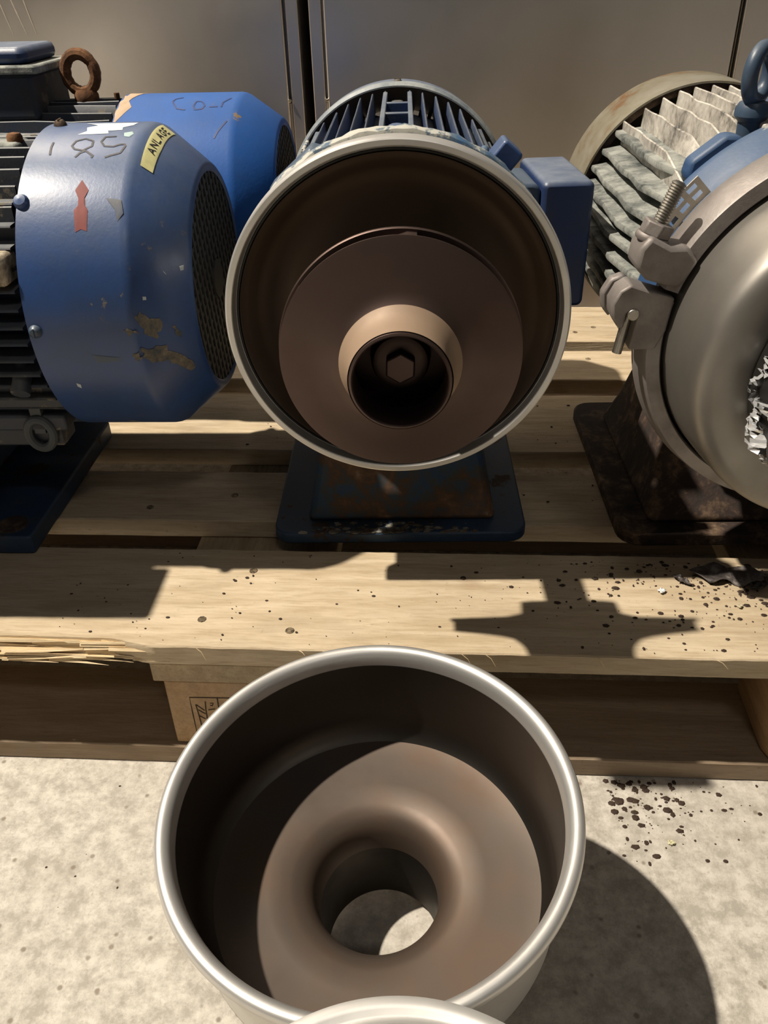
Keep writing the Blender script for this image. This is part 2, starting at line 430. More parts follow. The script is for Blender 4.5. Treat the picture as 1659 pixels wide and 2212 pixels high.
# splinters hanging from the torn front edge
for k in range(34):
    x = rnd.uniform(-.50, -.245) if k < 26 else rnd.uniform(-.25, .36)
    z = rnd.uniform(.124, .140) if k < 26 else Z1-.001
    l = rnd.uniform(.02, .09) if k < 26 else rnd.uniform(.008, .02)
    y = rnd.uniform(.000, .007) if k < 26 else -.0005
    d = (l, rnd.uniform(-.003, .002), rnd.uniform(-.003, .003)) if k < 26 else (l*.5, -.004, -l*.7*rnd.random())
    b = MB()
    w = rnd.uniform(.0006, .0022) if k < 26 else .0004
    b.tube([(x, y, z), (x+d[0]*.5, y+d[1]*.3, z+d[2]*.3), (x+d[0], y+d[1], z+d[2])], [w, w*.8, .0001], 4)
    b.build('splinter', M_raw, tops[0], smooth=False)
for k in range(46):
    x = rnd.uniform(-.62, -.262); l = min(rnd.uniform(.05, .20), -.236-x+rnd.uniform(-.02, .03)); z = rnd.uniform(.1235, .1425)
    if l < .02: continue
    y = .0075-.0075*(Z1-z)/.021+rnd.uniform(-.0015, .002); w = rnd.uniform(.0008, .0019)
    dz = rnd.uniform(-.0018, .0018); b = MB()
    b.add([(x, y-w, z-w*.6), (x, y, z+w), (x, y+w*2, z-w), (x+l*.6, y-w*.8, z+dz*.5-w*.6), (x+l*.6, y, z+dz*.5+w), (x+l*.6, y+w*2, z+dz*.5-w), (x+l, y+rnd.uniform(-.002, .001), z+dz)],
          [(0, 2, 1), (0, 1, 4, 3), (1, 2, 5, 4), (2, 0, 3, 5), (3, 4, 6), (4, 5, 6), (5, 3, 6)])
    b.build('splinter', M_raw, tops[0], smooth=False)
# burnt stamp on the centre block
def ribbon(pts, w, fn, lift=.0003):
    """flat stroke: pts in 2D, fn maps 2D (+offset) to 3D"""
    b = MB(); vs = []; fs = []; m = len(pts)
    for i in range(m):
        a = Vector(pts[max(i-1, 0)]); c = Vector(pts[min(i+1, m-1)]); d = (c-a)
        if d.length < 1e-9: d = Vector((1, 0))
        d.normalize(); n = Vector((-d.y, d.x))*w/2; p = Vector(pts[i])
        vs += [fn(*(p+n), lift), fn(*(p-n), lift)]
    for i in range(m-1): fs.append((2*i, 2*i+1, 2*i+3, 2*i+2))
    b.add(vs, fs); return b
st = MB()
flat = lambda x, z, l: (x, .003-l, z)
for s_pts in [[(-.1305, .0823), (-.2146, .0810), (-.2146, .0619), (-.2145, .0300), (-.130, .030), (-.1305, .0823)], [(-.1897, .0814), (-.1906, .032)], [(-.158, .0814), (-.158, .032)],
              [(-.2102, .0723), (-.2094, .061), (-.2085, .040)], [(-.2011, .0765), (-.2019, .067), (-.2026, .045)], [(-.2098, .0721), (-.2032, .0649)],
              [(-.2087, .0655), (-.203, .0607)], [(-.209, .0581), (-.2039, .0543)], [(-.197, .0745), (-.1942, .0746), (-.1955, .0712), (-.1974, .0716)], [(-.1998, .0659), (-.1936, .0673)],
              [(-.184, .074), (-.184, .04), (-.166, .04)], [(-.184, .058), (-.170, .058)], [(-.184, .074), (-.166, .074)], [(-.152, .074), (-.152, .04), (-.137, .04), (-.137, .074)]]:
    r_ = ribbon(s_pts, .0011, flat); st.add(r_.v, r_.f)
st.build('burnt_stamp', M_burn, PAL, smooth=False)

# ------------------------------------------------------------------ motors
def motor(root, zc, y0, y1, Rb, Rf, mat_body, mat_top, mat_side, pitch=.0135, th=.0030, front_ch=.035, skip=None, wavy=0, th_side=None):
    th0 = th
    """finned barrel along local +Y from y0 (drive end) to y1 (fan end)"""
    b = MB(); b.lathe([(0, y0), (Rb*.96, y0), (Rb, y0+.006), (Rb, y1-.004), (Rb*.9, y1), (0, y1)], 72, 'y', (0, zc))
    body = b.build('motor_barrel', mat_body, root)
    r = random.Random(int(zc*1e4)+int(Rf*1e4))
    n = int(Rb*.93/pitch)
    for quad in ('top', 'right', 'bottom', 'left'):
        for i in range(-n, n+1):
            o = i*pitch
            th = th_side if (th_side and quad != 'top') else th0
            if abs(o) > Rf*.74: continue
            lo = math.sqrt(max(0, Rb*Rb-o*o))-.004; hi = math.sqrt(Rf*Rf-o*o)
            if skip and skip(quad, o): continue
            ch = front_ch*(1+.0*i)
            if quad != 'top' and not th_side: ch = min(ch, .014)
            ys = [y0+.001, y0+.006, y0+ch, y1-.002]
            hs = [lo+(hi-lo)*.30, lo+(hi-lo)*.55, hi, hi-.001]
            sub = []
            for k in range(6):
                t = k/5; sub.append((ys[2]+(ys[3]-ys[2])*t, hi-.0015*r.random()*(1 if wavy else .4)))
            path = [(ys[0], hs[0]), (ys[1], hs[1])]+sub
            vs = []; fs = []; m = len(path)
            lean = r.uniform(-.0008, .0008)*(2.5 if wavy else 1)
            for (y, h) in path:
                wv = wavy*math.sin(y*70+i*1.3)*.0012
                for (oo, hh) in ((o-th*.75, lo), (o-th*.32+lean+wv, h-.0008), (o+lean+wv, h), (o+th*.32+lean+wv, h-.0008), (o+th*.75, lo)):
                    vs.append((oo, y, hh))
            for k in range(m-1):
                for q in range(5):
                    w = (q+1) % 5; fs.append((k*5+q, k*5+w, (k+1)*5+w, (k+1)*5+q))
            fs.append((0, 1, 2, 3, 4)); fs.append(tuple((m-1)*5+q for q in (4, 3, 2, 1, 0)))
            R_ = {'top': Matrix.Identity(4), 'bottom': Matrix.Rotation(PI, 4, 'Y'), 'right': Matrix.Rotation(PI/2, 4, 'Y'), 'left': Matrix.Rotation(-PI/2, 4, 'Y')}[quad]
            b = MB(); b.add(vs, fs, Matrix.Translation((0, 0, zc)) @ R_)
            b.build('fin', mat_top if quad == 'top' else mat_side, root, ang=50)
    return body

def fan_cover(root, zc, y0, yc, ye, R, Re, mat, mat_gr, pitch=.0105, bolts=()):
    sh = .0016
    prof = [(R-sh, y0+.0), (R, y0), (R, yc-.006), (R-.0006, yc-.002), (R-.0022, yc+.002), (Re+.003, ye-.002), (Re, ye), (Re-.003, ye+.0005), (Re-.005, ye-.001), (R-.006, yc-.002), (R-sh-.001, yc-.008)]
    b = MB(); b.lathe(prof, 128, 'y', (0, zc), closed=True)
    fc = b.build('fan_cover', mat, root, ang=28)
    g = MB(); Rg = Re-.003
    k = int(Rg/pitch)+1
    G = Matrix.Translation((0, 0, zc)) @ Matrix.Rotation(math.radians(14), 4, 'Y') @ Matrix.Translation((0, 0, -zc))
    for i in range(-k, k+1):
        for horiz in (0, 1):
            o = (i+.5)*pitch
            if abs(o) >= Rg: continue
            L = math.sqrt(Rg*Rg-o*o); w = .0019 if horiz else .0021
            y_ = ye-.0035-(.0006 if horiz else 0)
            if horiz: g.box(-L, L, y_, y_+.0022, zc+o-w, zc+o+w, G)
            else: g.box(o-w, o+w, y_, y_+.0022, zc-L, zc+L, G)
    g.lathe([(0, ye-.0005), (.017, ye-.0005), (.018, ye-.004), (0, ye-.004)], 32, 'y', (0, zc))
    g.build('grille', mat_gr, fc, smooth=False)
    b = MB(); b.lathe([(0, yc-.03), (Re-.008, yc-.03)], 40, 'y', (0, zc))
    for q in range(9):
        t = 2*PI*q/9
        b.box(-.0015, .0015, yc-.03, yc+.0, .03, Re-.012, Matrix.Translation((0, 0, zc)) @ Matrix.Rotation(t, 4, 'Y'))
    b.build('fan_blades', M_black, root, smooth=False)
    for (y, ph, m_) in bolts:
        b = MB(); T = Matrix.Translation((0, 0, zc)) @ Matrix.Rotation(ph, 4, 'Y')
        b.lathe([(0, R+.0045), (.0030, R+.0042), (.0050, R+.002), (.0056, R-.001)], 20, 'z', (0, y), T)
        b.box(-.0035, .0035, y-.0005, y+.0005, R+.0030, R+.0052, T)
        b.build('screw', m_, fc)
    return fc

def base_plate(root, x0, x1, y0, y1, th, mat, holes=(), r=.018):
    b = MB(); b.prism(rrect(x0, x1, y0, y1, r), 0, th, 'z')
    p = b.build('base_plate', mat, root, .002)
    for (hx, hy) in holes:
        b = MB(); b.lathe([(.000, th+.0006), (.0085, th+.0006), (.010, th+.0012), (.0145, th+.0012), (.016, th-.0005)], 24, 'z', (hx, hy))
        b.build('bolt_hole', M_rust, p)
    return p

def surf_fn(zc, R, yc=None, ye=None, Re=None):
    def f(y, ph, l):
        rr = R
        if yc is not None and y > yc+.001: rr = R-.0022-(y-yc-.002)/(ye-yc-.004)*(R-.0022-Re-.003)+.0003
        rr += l
        return (rr*math.sin(ph), y, zc+rr*math.cos(ph))
    return f
def decal_poly(pts, fn, lift=.0004):
    """polygon on a curved surface, fan split finely so that it hugs the surface"""
    cx = sum(p[0] for p in pts)/len(pts); cy = sum(p[1] for p in pts)/len(pts)
    ring = []
    for i in range(len(pts)):
        a = pts[i]; c = pts[(i+1) % len(pts)]
        for k in range(4): ring.append((a[0]+(c[0]-a[0])*k/4, a[1]+(c[1]-a[1])*k/4))
    m = len(ring); vs = [fn(cx, cy, lift)]; fs = []
    L = 4
    for l in range(1, L+1):
        for p in ring: vs.append(fn(cx+(p[0]-cx)*l/L, cy+(p[1]-cy)*l/L, lift if l < L else lift*.5))
    for i in range(m):
        j = (i+1) % m; fs.append((0, 1+i, 1+j))
        for l in range(1, L): fs.append((1+(l-1)*m+i, 1+l*m+i, 1+l*m+j, 1+(l-1)*m+j))
    b = MB(); b.add(vs, fs); return b
def stroke(pts, w, fn, lift=.0003):
    # densify in (y, phi*R) space so that width is even
    q = []
    for i in range(len(pts)-1):
        for k in range(4): q.append((pts[i][0]+(pts[i+1][0]-pts[i][0])*k/4, pts[i][1]+(pts[i+1][1]-pts[i][1])*k/4))
    q.append(pts[-1])
    q = [(y, p*.12) for y, p in q]
    return ribbon(q, w, lambda y, s, l: fn(y, s/.12, l), lift)
def join(bs):
    o = MB()
    for k in bs: o.add(k.v, k.f)
    return o

# ---- the open pump in the middle
A_ = math.atan(.04)
P1 = empty('centrifugal_pump', (-.0308, .600, Z1+.0003), A_)
tag(P1, 'opened centrifugal pump with round steel ring and brown impeller facing forward', 'pump')
zc = .2455
# flange ring
b = MB(); b.lathe([(.1290, .020), (.1300, .014), (.1300, .0025), (.1293, .0006), (.1284, .0), (.1250, .0), (.1244, .0006), (.1236, .0045), (.1226, .0085), (.1206, .0095), (.1204, .022), (.122, .026)], 160, 'y', (0, zc), closed=True)
b.build('flange_ring', M_steel, P1, ang=24)
b = MB(); b.lathe([(.1222, .0086), (.1216, .0080), (.1206, .0080), (.1200, .0090)], 128, 'y', (0, zc)); b.build('gasket', M_gasket_shade, P1)
b = MB(); b.lathe([(.1206, .0110), (.1196, .0078), (.1180, .0085), (.1135, .0125), (.109, .0190), (.103, .0250), (.094, .0285), (.085, .0295), (.060, .0300), (0, .030)], 128, 'y', (0, zc))
b.build('back_plate', M_dish, P1, ang=60)
b = MB(); b.lathe([(.1225, .0200), (.1225, .046), (.119, .048), (0, .049)], 128, 'y', (0, zc)); b.build('back_shell', M_steel_dull, P1)
# impeller: two shrouds, vanes, suction hub, bolt
imp = empty('impeller', (0, 0, 0)); imp.parent = P1
b = MB()
b.lathe([(.0310, -.1040), (.0322, -.1052), (.0336, -.1046), (.0342, -.1020), (.0344, -.094), (.0352, -.087), (.0375, -.0800), (.0425, -.0752), (.050, -.0722), (.066, -.0688), (.0820, -.0660), (.0835, -.0655), (.0835, -.0642), (.0820, -.0638), (.055, -.0670), (.036, -.0700), (.0310, -.078)], 128, 'y', (.0025, zc), closed=True)
b.build('front_shroud', M_imp, imp, ang=50)
b = MB(); b.lathe([(.0346, -.1035), (.0348, -.094), (.0357, -.0872), (.0372, -.0830), (.0390, -.0797), (.0420, -.0763)], 96, 'y', (.0025, zc)); b.build('hub_skin', M_hub, imp)
b = MB(); b.lathe([(0, -.0545), (.070, -.0545), (.0845, -.0543), (.0852, -.0535), (.0852, -.0515), (.0840, -.0502), (.045, -.048), (.0345, -.044), (.0335, -.030), (.026, -.0285), (0, -.0285)], 128, 'y', (.0025, zc)); b.build('back_shroud', M_imp, imp, ang=40)
for q in range(6):
    b = MB(); vs = []; fs = []
    for k in range(15):
        t = k/14; r_ = .034+(.0828-.034)*t; a = math.radians(62*q+9)+t*1.9
        w = .0016+.0016*t
        for s in (-1, 1):
            aa = a+s*w/r_
            for y in (-.0655-.004*(1-t), -.0540): vs.append((.0025+r_*math.sin(aa), y, zc+r_*math.cos(aa)))
    for k in range(14):
        o = k*4; fs += [(o, o+1, o+5, o+4), (o+2, o+6, o+7, o+3), (o, o+4, o+6, o+2), (o+1, o+3, o+7, o+5)]
    fs += [(56, 57, 59, 58), (0, 2, 3, 1)]
    b.add(vs, fs); b.build('vane', M_imp, imp)
b = MB(); b.lathe([(0, -.074), (.015, -.074), (.0185, -.0725), (.020, -.069), (.021, -.058)], 48, 'y', (.0025, zc)); b.build('washer', M_imp, imp)
b = MB(); b.prism([(.0025+.0112*math.cos(math.radians(60*k+28)), zc+.0112*math.sin(math.radians(60*k+28))) for k in range(6)], -.0835, -.0735, 'y'); b.build('hex_bolt', M_imp, imp, .0012)
b = MB(); b.cyl((.0025, -.029, zc), (0, .045, zc), .0155, 32); b.build('shaft', M_steel_dull, P1)
# lantern and end shield
b = MB(); b.lathe([(0, .0495), (.122, .0495), (.1268, .051), (.1282, .054), (.1282, .060), (.1268, .063), (.120, .0645), (.118, .086), (.0, .086)], 120, 'y', (0, zc), wob=lambda t, a: .0006*math.sin(t*23)+.0005*math.sin(t*41+a*300)); b.build('lantern', M_lantern, P1)
motor(P1, zc, .085, .352, .094, .1165, M_body_dark, M_fin_blue, M_fin_blue, .0128, .0032, .045, skip=lambda q, o: q == 'top' and abs(o) < .011)
fan_cover(P1, zc, .365, .42, .450, .1195, .09, M_blue3, M_grille, bolts=((.372, .0, M_chip), (.372, 1.9, M_chip), (.372, -1.9, M_chip)))
b = MB(); b.lathe([(.118, .357), (.1195, .357), (.1222, .360), (.1222, .371), (.1200, .372)], 128, 'y', (0, zc)); b.build('cover_rim', m_rough('pale worn rim', [(.4, (.16, .19, .22)), (.6, (.34, .36, .36))], 20, .5), P1)
# eye bolt seat on top: two cheeks and cross webs, bolt head behind, rounded blue boss in front
b = MB()
b.box(-.0145, -.0098, .13, .335, zc+.085, zc+.1165); b.box(.0098, .0145, .13, .335, zc+.085, zc+.1165)
for y in (.20, .262): b.box(-.0135, .0135, y, y+.007, zc+.085, zc+.1160)
b.box(-.0135, .0135, .206, .33, zc+.085, zc+.098)
b.build('lifting_seat', M_fin_blue, P1, .001)
b = MB(); b.prism([(.006*math.cos(k*PI/3), .298+.006*math.sin(k*PI/3)) for k in range(6)], zc+.098, zc+.113, 'z'); b.build('seat_bolt', M_chip, P1, .0008)
b = MB(); b.lathe([(0, .122), (.010, .124), (.0155, .132), (.0165, .150), (.016, .175)], 30, 'y', (0, zc+.096)); b.build('blue_boss', M_blue, P1)
# end shield ears
for sx, mat in ((-1, M_lantern), (1, M_blue)):
    T = Matrix.Translation((0, 0, zc)) @ Matrix.Rotation(sx*math.radians(40), 4, 'Y')
    b = MB()
    if sx > 0:
        b.prism(rrect(-.0095, .0095, .112, .1405, .003), .078, .104, 'y', T)
        b.build('cable_boss', mat, P1, .002)
        b = MB(); b.cyl(T @ Vector((-.014, .088, .120)), T @ Vector((-.014, .094, .124)), .0035, 12); b.build('ear_bolt', M_lantern, P1)
    else:
        b.prism([(-.034, .085), (-.030, .118), (-.024, .1265), (.020, .1265), (.026, .118), (.026, .085)], .080, .108, 'y', T)
        b.build('shield_ear', M_eyeblue, P1, .002)
        b = MB(); b.prism([(-.034, .085), (-.030, .112), (.010, .118), (.010, .085)], .108, .135, 'y', T); b.build('ear_web', M_eyeblue, P1, .002)
b = MB()
T = Matrix.Translation((-.072, 0, zc))
b.box(-.004, .016, .105, .112, .075, .104, T); b.box(-.004, -.001, .105, .15, .075, .104, T)
b.build('bracket', M_lantern, P1, .001)
# terminal box on the right side
tb = empty('terminal_box', (.128, .20, zc-.004), math.radians(4)); tb.parent = P1
b = MB(); b.prism(rrect(-.034, -.0005, -.048, .062, .008), -.016, .056, 'y', Matrix.Rotation(0, 4, 'X')); b.build('box_base', M_eyeblue, tb, .003)
b = MB(); b.prism(rrect(.0, .047, -.051, .064, .006), -.022, .092, 'y'); b.build('box_lid', M_blue3, tb, .004)
b = MB(); b.prism(rrect(-.040, .0, -.05, .058, .006), .0, .07, 'y'); b.build('box_neck', M_lantern, tb, .003)
# base
base_plate(P1, -.1245, .1215, .058, .285, .012, M_base_blue)
b = MB()
vs = []
for (z, x, ya, yb) in ((.012, .094, .078, .26), (.02, .090, .082, .258), (.075, .079, .108, .24), (.15, .070, .118, .22)):
    vs += [(-x, ya, z), (x, ya, z), (x, yb, z), (-x, yb, z)]
fs = [(0, 3, 2, 1), (12, 13, 14, 15)]
for l in range(3):
    for q in range(4): fs.append((l*4+q, l*4+(q+1) % 4, (l+1)*4+(q+1) % 4, (l+1)*4+q))
b.add(vs, fs); b.build('pedestal', M_ped, P1, .006)

r_ = random.Random(12); b = MB()
for _ in range(150):
    u = r_.gauss(0, .035)-.012; v = r_.choice([r_.uniform(.0588, .066), r_.uniform(.0588, .076)]); w = r_.uniform(.0008, .0036); k = r_.randint(5, 7); a0 = r_.random()*6
    if abs(u) > .1: continue
    lo = [(u+w*1.5*math.cos(a0+2*PI*q/k)*r_.uniform(.6, 1), v+w*.7*math.sin(a0+2*PI*q/k), .0119) for q in range(k)]
    hi = [(x, y, .0119+w*.25) for x, y, z in lo]
    b.add(lo+hi, [tuple(range(k, 2*k))]+[(q, (q+1) % k, k+(q+1) % k, k+q) for q in range(k)])
tag(b.build('paint_crust', m_rough('cream and rust crust', [(.38, (.07, .035, .02)), (.5, (.16, .14, .11)), (.6, (.34, .33, .29))], 90, .8), P1, smooth=False), kind='stuff')

# ---- left front motor, fan end towards the middle
P2 = empty('electric_motor', (-.324, .736, Z1+.0003), -PI/2+.0173)
tag(P2, 'blue electric motor with red arrow and yellow tape on its fan cover', 'motor')
zl = .2358
def skip2(q, o): return q == 'right' and -.062 < o < -.02 and False
motor(P2, zl, -.245, -.006, .102, .1225, M_body_dark, M_fin_dark, M_fin_dark, .0145, .0036, .03)
fc2 = fan_cover(P2, zl, 0, .086, .125, .130, .0955, M_blue, M_grille, .0108, bolts=((.006, 1.563, M_eyeblue), (.010, .02, M_rust), (.006, -1.563, M_eyeblue)))
fn2 = surf_fn(zl, .130, .086, .125, .0955)
b = MB(); b.lathe([(0, .1345), (.0045, .1335), (.006, .131), (.0062, .128)], 16, 'z', (0, .0035), Matrix.Translation((0, 0, zl)) @ Matrix.Rotation(.80, 4, 'Y')); b.build('rivet', M_blue, fc2)
marks = [[(.0171, .321), (.0172, .378), (.0185, .451)],
 [(.0441, .408), (.0497, .371), (.0489, .313), (.0419, .283), (.035, .31), (.0334, .367), (.0369, .4), (.0463, .419), (.053, .466), (.0521, .483)],
 [(.0391, .477), (.042, .437), (.0463, .419)],
 [(.0659, .259), (.0572, .264), (.0557, .325), (.0597, .373), (.0668, .38), (.0718, .357), (.0755, .357), (.0765, .377), (.0742, .444), (.067, .465), (.0627, .483)]]
join([stroke(p, .0017, fn2) for p in marks]).build('handwritten_number', M_ink, fc2)
decal_poly([(.049, .658), (.0552, .73), (.0523, .735), (.0534, .829), (.0557, .858), (.0555, .985), (.0509, .972), (.0466, .990), (.0449, .858), (.0478, .828), (.0476, .735), (.0446, .73)], fn2).build('red_arrow', M_red, fc2)
decal_poly([(.0300, -.02), (.074, -.02), (.073, .06), (.066, .11), (.0673, .16), (.056, .17), (.058, .215), (.0332, .225), (.0387, .17), (.036, .10), (.044, .05)], fn2).build('white_patch', M_white, fc2)
decal_poly([(.0705, .21), (.0765, .19), (.079, .23), (.0765, .27), (.072, .26)], fn2).build('pale_patch', m_flat('pale green patch', (.42, .55, .55), .5), fc2)
tape = [(.0905, .52), (.0985, .53), (.0995, .25), (.0990, -.02), (.0985, -.17), (.0895, -.15), (.0898, .02), (.0902, .25)]
decal_poly(tape, fn2, .0006).build('yellow_tape', M_yellow, fc2)
GL = {'A': [[(0, 0), (.5, 1), (1, 0)], [(.2, .38), (.8, .38)]], 'N': [[(0, 0), (0, 1), (1, 0), (1, 1)]], 'L': [[(0, 1), (0, 0), (.9, 0)]],
      'G': [[(1, .8), (.6, 1), (.15, .8), (0, .5), (.15, .15), (.6, 0), (1, .2), (1, .48), (.6, .48)]], 'E': [[(.9, 0), (0, 0), (0, 1), (.9, 1)], [(0, .52), (.75, .52)]]}
tx = []
for i, chh in enumerate('ANLAGE'):
    for s in GL[chh]:
        tx.append(stroke([(.0972-q*.0048, .37-i*.078-p*.052) for p, q in s], .0010, fn2, .0009))
join(tx).build('tape_lettering', M_ink, fc2)
for pts in ([(.0865, 1.472), (.0919, 1.461), (.0959, 1.503), (.1011, 1.517), (.1042, 1.585), (.099, 1.618), (.0985, 1.65), (.0911, 1.588), (.0894, 1.535)],
            [(.0867, 1.686), (.0941, 1.700), (.1026, 1.712), (.1035, 1.78), (.1137, 1.862), (.1182, 1.999), (.1148, 2.046), (.1094, 1.933), (.1021, 1.835), (.0922, 1.802), (.0877, 1.733)],
            [(.0756, 1.558), (.083, 1.553), (.0874, 1.581), (.0803, 1.588)], [(.079, 1.72), (.084, 1.70), (.087, 1.75), (.082, 1.765)], [(.110, 1.60), (.113, 1.62), (.114, 1.70), (.111, 1.66)]):
    r2 = random.Random(int(pts[0][0]*1e5)); q = []
    for i in range(len(pts)):
        a = pts[i]; c = pts[(i+1) % len(pts)]
        for k in range(3): q.append((a[0]+(c[0]-a[0])*k/3+r2.uniform(-.0012, .0012), a[1]+(c[1]-a[1])*k/3+r2.uniform(-.014, .014)))
    decal_poly(q, fn2, .0003).build('scraped_patch', M_chip, fc2)
for pts in ([(.0932, 1.364), (.0954, 1.367), (.0954, 1.387), (.0932, 1.387)], [(.1179, 1.168), (.1209, 1.154), (.1207, 1.192), (.1186, 1.201)], [(.1073, 1.203), (.1091, 1.222), (.1094, 1.232), (.1078, 1.216)], [(.0242, 1.942), (.0275, 1.955), (.0267, 1.99), (.024, 1.972)], [(.046, 1.72), (.068, 1.74), (.066, 1.765), (.049, 1.78)]):
    decal_poly(pts, fn2, .0003).build('paint_nick', M_chipw if pts[0][0] != .046 else M_eyeblue, fc2)
decal_poly([(.0688, .783), (.0812, .797), (.0832, .88), (.079, .93), (.0766, .86)], fn2, .0003).build('ochre_smear', m_rough('ochre smear', [(.4, (.025, .05, .12)), (.58, (.06, .065, .08)), (.68, (.13, .10, .06))], 60, .6, 0, .0005, .2), fc2)
b = MB(); b.box(.075, .145, -.40, -.068, zl-.10+.06, zl+.062); b.box(.07, .09, -.35, -.10, zl-.05, zl+.05)
# side box out of the frame: its corner shades the front board
b = MB(); b.box(.105, .132, -.36, -.082, zl-.03, zl+.055); b.box(.130, .197, -.37, -.070, zl-.04, zl+.060)
b.build('terminal_box', M_blue3, P2, .004)
base_plate(P2, -.137, .104, -.33, -.066, .020, M_base_blue, [(.083, -.092)], r=.004)
b = MB(); b.box(-.09, .06, -.30, -.15, .020, .13); b.build('pedestal', M_base_blue, P2, .004)
b = MB(); b.box(.055, .083, -.30, -.012, .1235, .1385); b.box(.05, .079, -.30, -.02, .106, .1245); b.build('foot_rail', M_fin_dark, P2, .002)
ey = []
for k in range(28):
    t = 2*PI*k/28; ey.append((.083, -.038+.0115*math.sin(t), .121+.0145*math.cos(t)))
b = MB(); b.tube(ey, .0042, 10, closed=True); b.box(.060, .083, -.043, -.033, .121, .150); b.build('lifting_loop', m_paint('grimy loop', (.06, .07, .08), None, .6, .05, (.1, .08, .06), .2), P2)
b = MB(); b.cyl((.084, -.030, .20), (.113, -.030, .175), .008, 12); b.build('stay_rib', M_fin_dark, P2)
# crusted top strip with rusty bolt heads near the cover
b = MB(); b.box(-.012, .030, -.20, -.020, zl+.105, zl+.121); b.build('terminal_ledge', M_fin_grey, P2, .003)
b = MB(); b.lathe([(0, zl+.1275), (.005, zl+.1265), (.0065, zl+.124), (.0065, zl+.120)], 14, 'z', (.014, -.026)); b.build('ledge_bolt', M_rust2, P2)
b = MB(); b.box(.098, .128, -.20, -.008, zl+.035, zl+.058); b.build('cable_boss', m_rough('cream crust', [(.4, (.08, .06, .04)), (.5, (.3, .25, .18)), (.62, (.6, .52, .4))], 40, .8), P2, .004)
b = MB(); b.lathe([(0, -.255), (.13, -.255), (.134, -.26), (.134, -.29), (.12, -.30), (.11, -.36), (0, -.36)], 80, 'y', (0, zl)); b.build('pump_end', M_steel_dull, P2)

# ---- left rear motor, bright blue
P3 = empty('electric_motor', (-.345, 1.0, Z1+.0003), -PI/2)
tag(P3, 'rear electric motor with bright sky blue fan cover and rusty eye bolt', 'motor')
zr = .241
motor(P3, zr, -.24, -.004, .09, .112, M_body_dark, M_fin_dark, M_fin_dark, .0135, .0038, .03, wavy=.6)
fc3 = fan_cover(P3, zr, 0, .131, .170, .115, .086, M_blue2, M_grille, bolts=((.007, 1.2, M_rust2),))
fn3 = surf_fn(zr, .115)
join([stroke(p, .0018, fn3) for p in ([(.068, .174), (.0603, .207), (.0585, .26), (.0604, .31), (.0659, .4), (.0753, .418)],
     [(.0845, .27), (.090, .275), (.093, .311), (.095, .36), (.093, .408), (.0852, .42), (.083, .358), (.0845, .27)], [(.1003, .379), (.1092, .374)], [(.1209, .209), (.1137, .3), (.1133, .383)], [(.1223, .58), (.1139, .701), (.1106, .773)])]).build('handwritten_number', M_ink2, fc3)
for k in range(1):
    decal_poly([(.0005, -.1), (.020, -.1), (.012, .10), (.010, .25), (.016, .36), (.008, .50), (.0005, .62)], fn3).build('bare_patch', m_flat('bare tan patch', (.50, .36, .24), .6), fc3)
b = MB(); rg = []
for k in range(40):
    t = 2*PI*k/40; rg.append((.0, -.048+.0165*math.sin(t), zr+.137+.0185*math.cos(t)))
rr = random.Random(5)
b.tube(rg, [.0060+rr.uniform(-.0004, .0004) for _ in rg], 10, closed=True)
b.lathe([(0, zr+.12), (.010, zr+.121), (.013, zr+.116), (.013, zr+.110), (.010, zr+.104)], 20, 'z', (0, -.046))
b.build('eye_bolt', M_rust2, P3)
b = MB()
b.prism(rrect(-.045, .05, -.20, -.082, .006), zr+.098, zr+.142, 'z'); b.build('box_base', M_fin_dark, P3, .004)
b = MB(); b.prism(rrect(-.05, .055, -.205, -.072, .006), zr+.142, zr+.150, 'z'); b.build('box_gasket', M_fin_grey, P3, .002)
b = MB(); b.prism(rrect(-.042, .047, -.198, -.085, .01), zr+.150, zr+.166, 'z'); b.build('box_lid', M_blue3, P3, .006)
b = MB(); b.lathe([(0, zr+.117), (.003, zr+.117), (.003, zr+.111)], 10, 'z', (0, -.012)); b.build('pin', M_rust2, P3)
base_plate(P3, -.08, .11, -.30, -.08, .02, M_base_blue)
b = MB(); b.box(-.06, .07, -.28, -.11, .02, .15); b.build('pedestal', M_base_blue, P3, .004)
b = MB(); b.lathe([(0, -.25), (.12, -.25), (.12, -.28), (.10, -.36), (0, -.36)], 60, 'y', (0, zr)); b.build('pump_end', M_steel_dull, P3)

# ---- right pump, closed, with whitish fins
P4 = empty('centrifugal_pump', (.286, .600, Z1+.0003), A_)
tag(P4, 'closed pump with domed steel casing, clamp ring and whitish peeling fins', 'pump')
zp = .2375
# casing towards the viewer
b = MB(); b.lathe([(0, -.080), (.044, -.080), (.092, -.0798), (.106, -.0788), (.1125, -.0760), (.1163, -.0705), (.1180, -.0620), (.1185, -.053), (.1202, -.040), (.1214, -.025), (.1220, -.014), (.1226, -.008), (.1232, -.002), (.1232, .006), (0, .006)], 160, 'y', (0, zp)); b.build('casing', m_steel('satin casing steel', (.31, .295, .275), .42, .5, (.2, .18, .145), None, .12, 12, metal=.85), P4, ang=50)
b = MB(); b.lathe([(.1244, -.003), (.1246, -.0135), (.1256, -.0148), (.1350, -.0138), (.1358, -.0125), (.1392, .004), (.1396, .012), (.138, .018), (.128, .018), (.1258, .006)], 160, 'y', (0, zp), closed=True, a0=math.radians(-72.8), a1=math.radians(284.2)); b.build('clamp_ring', M_cast, P4, ang=40)
b = MB(); b.lathe([(.1232, .006), (.128, .010), (.128, .024), (.0, .026)], 100, 'y', (0, zp)); b.build('casing_back', M_gasket_shade, P4)
def cpt(x, z, y): return (x, y, zp+z)
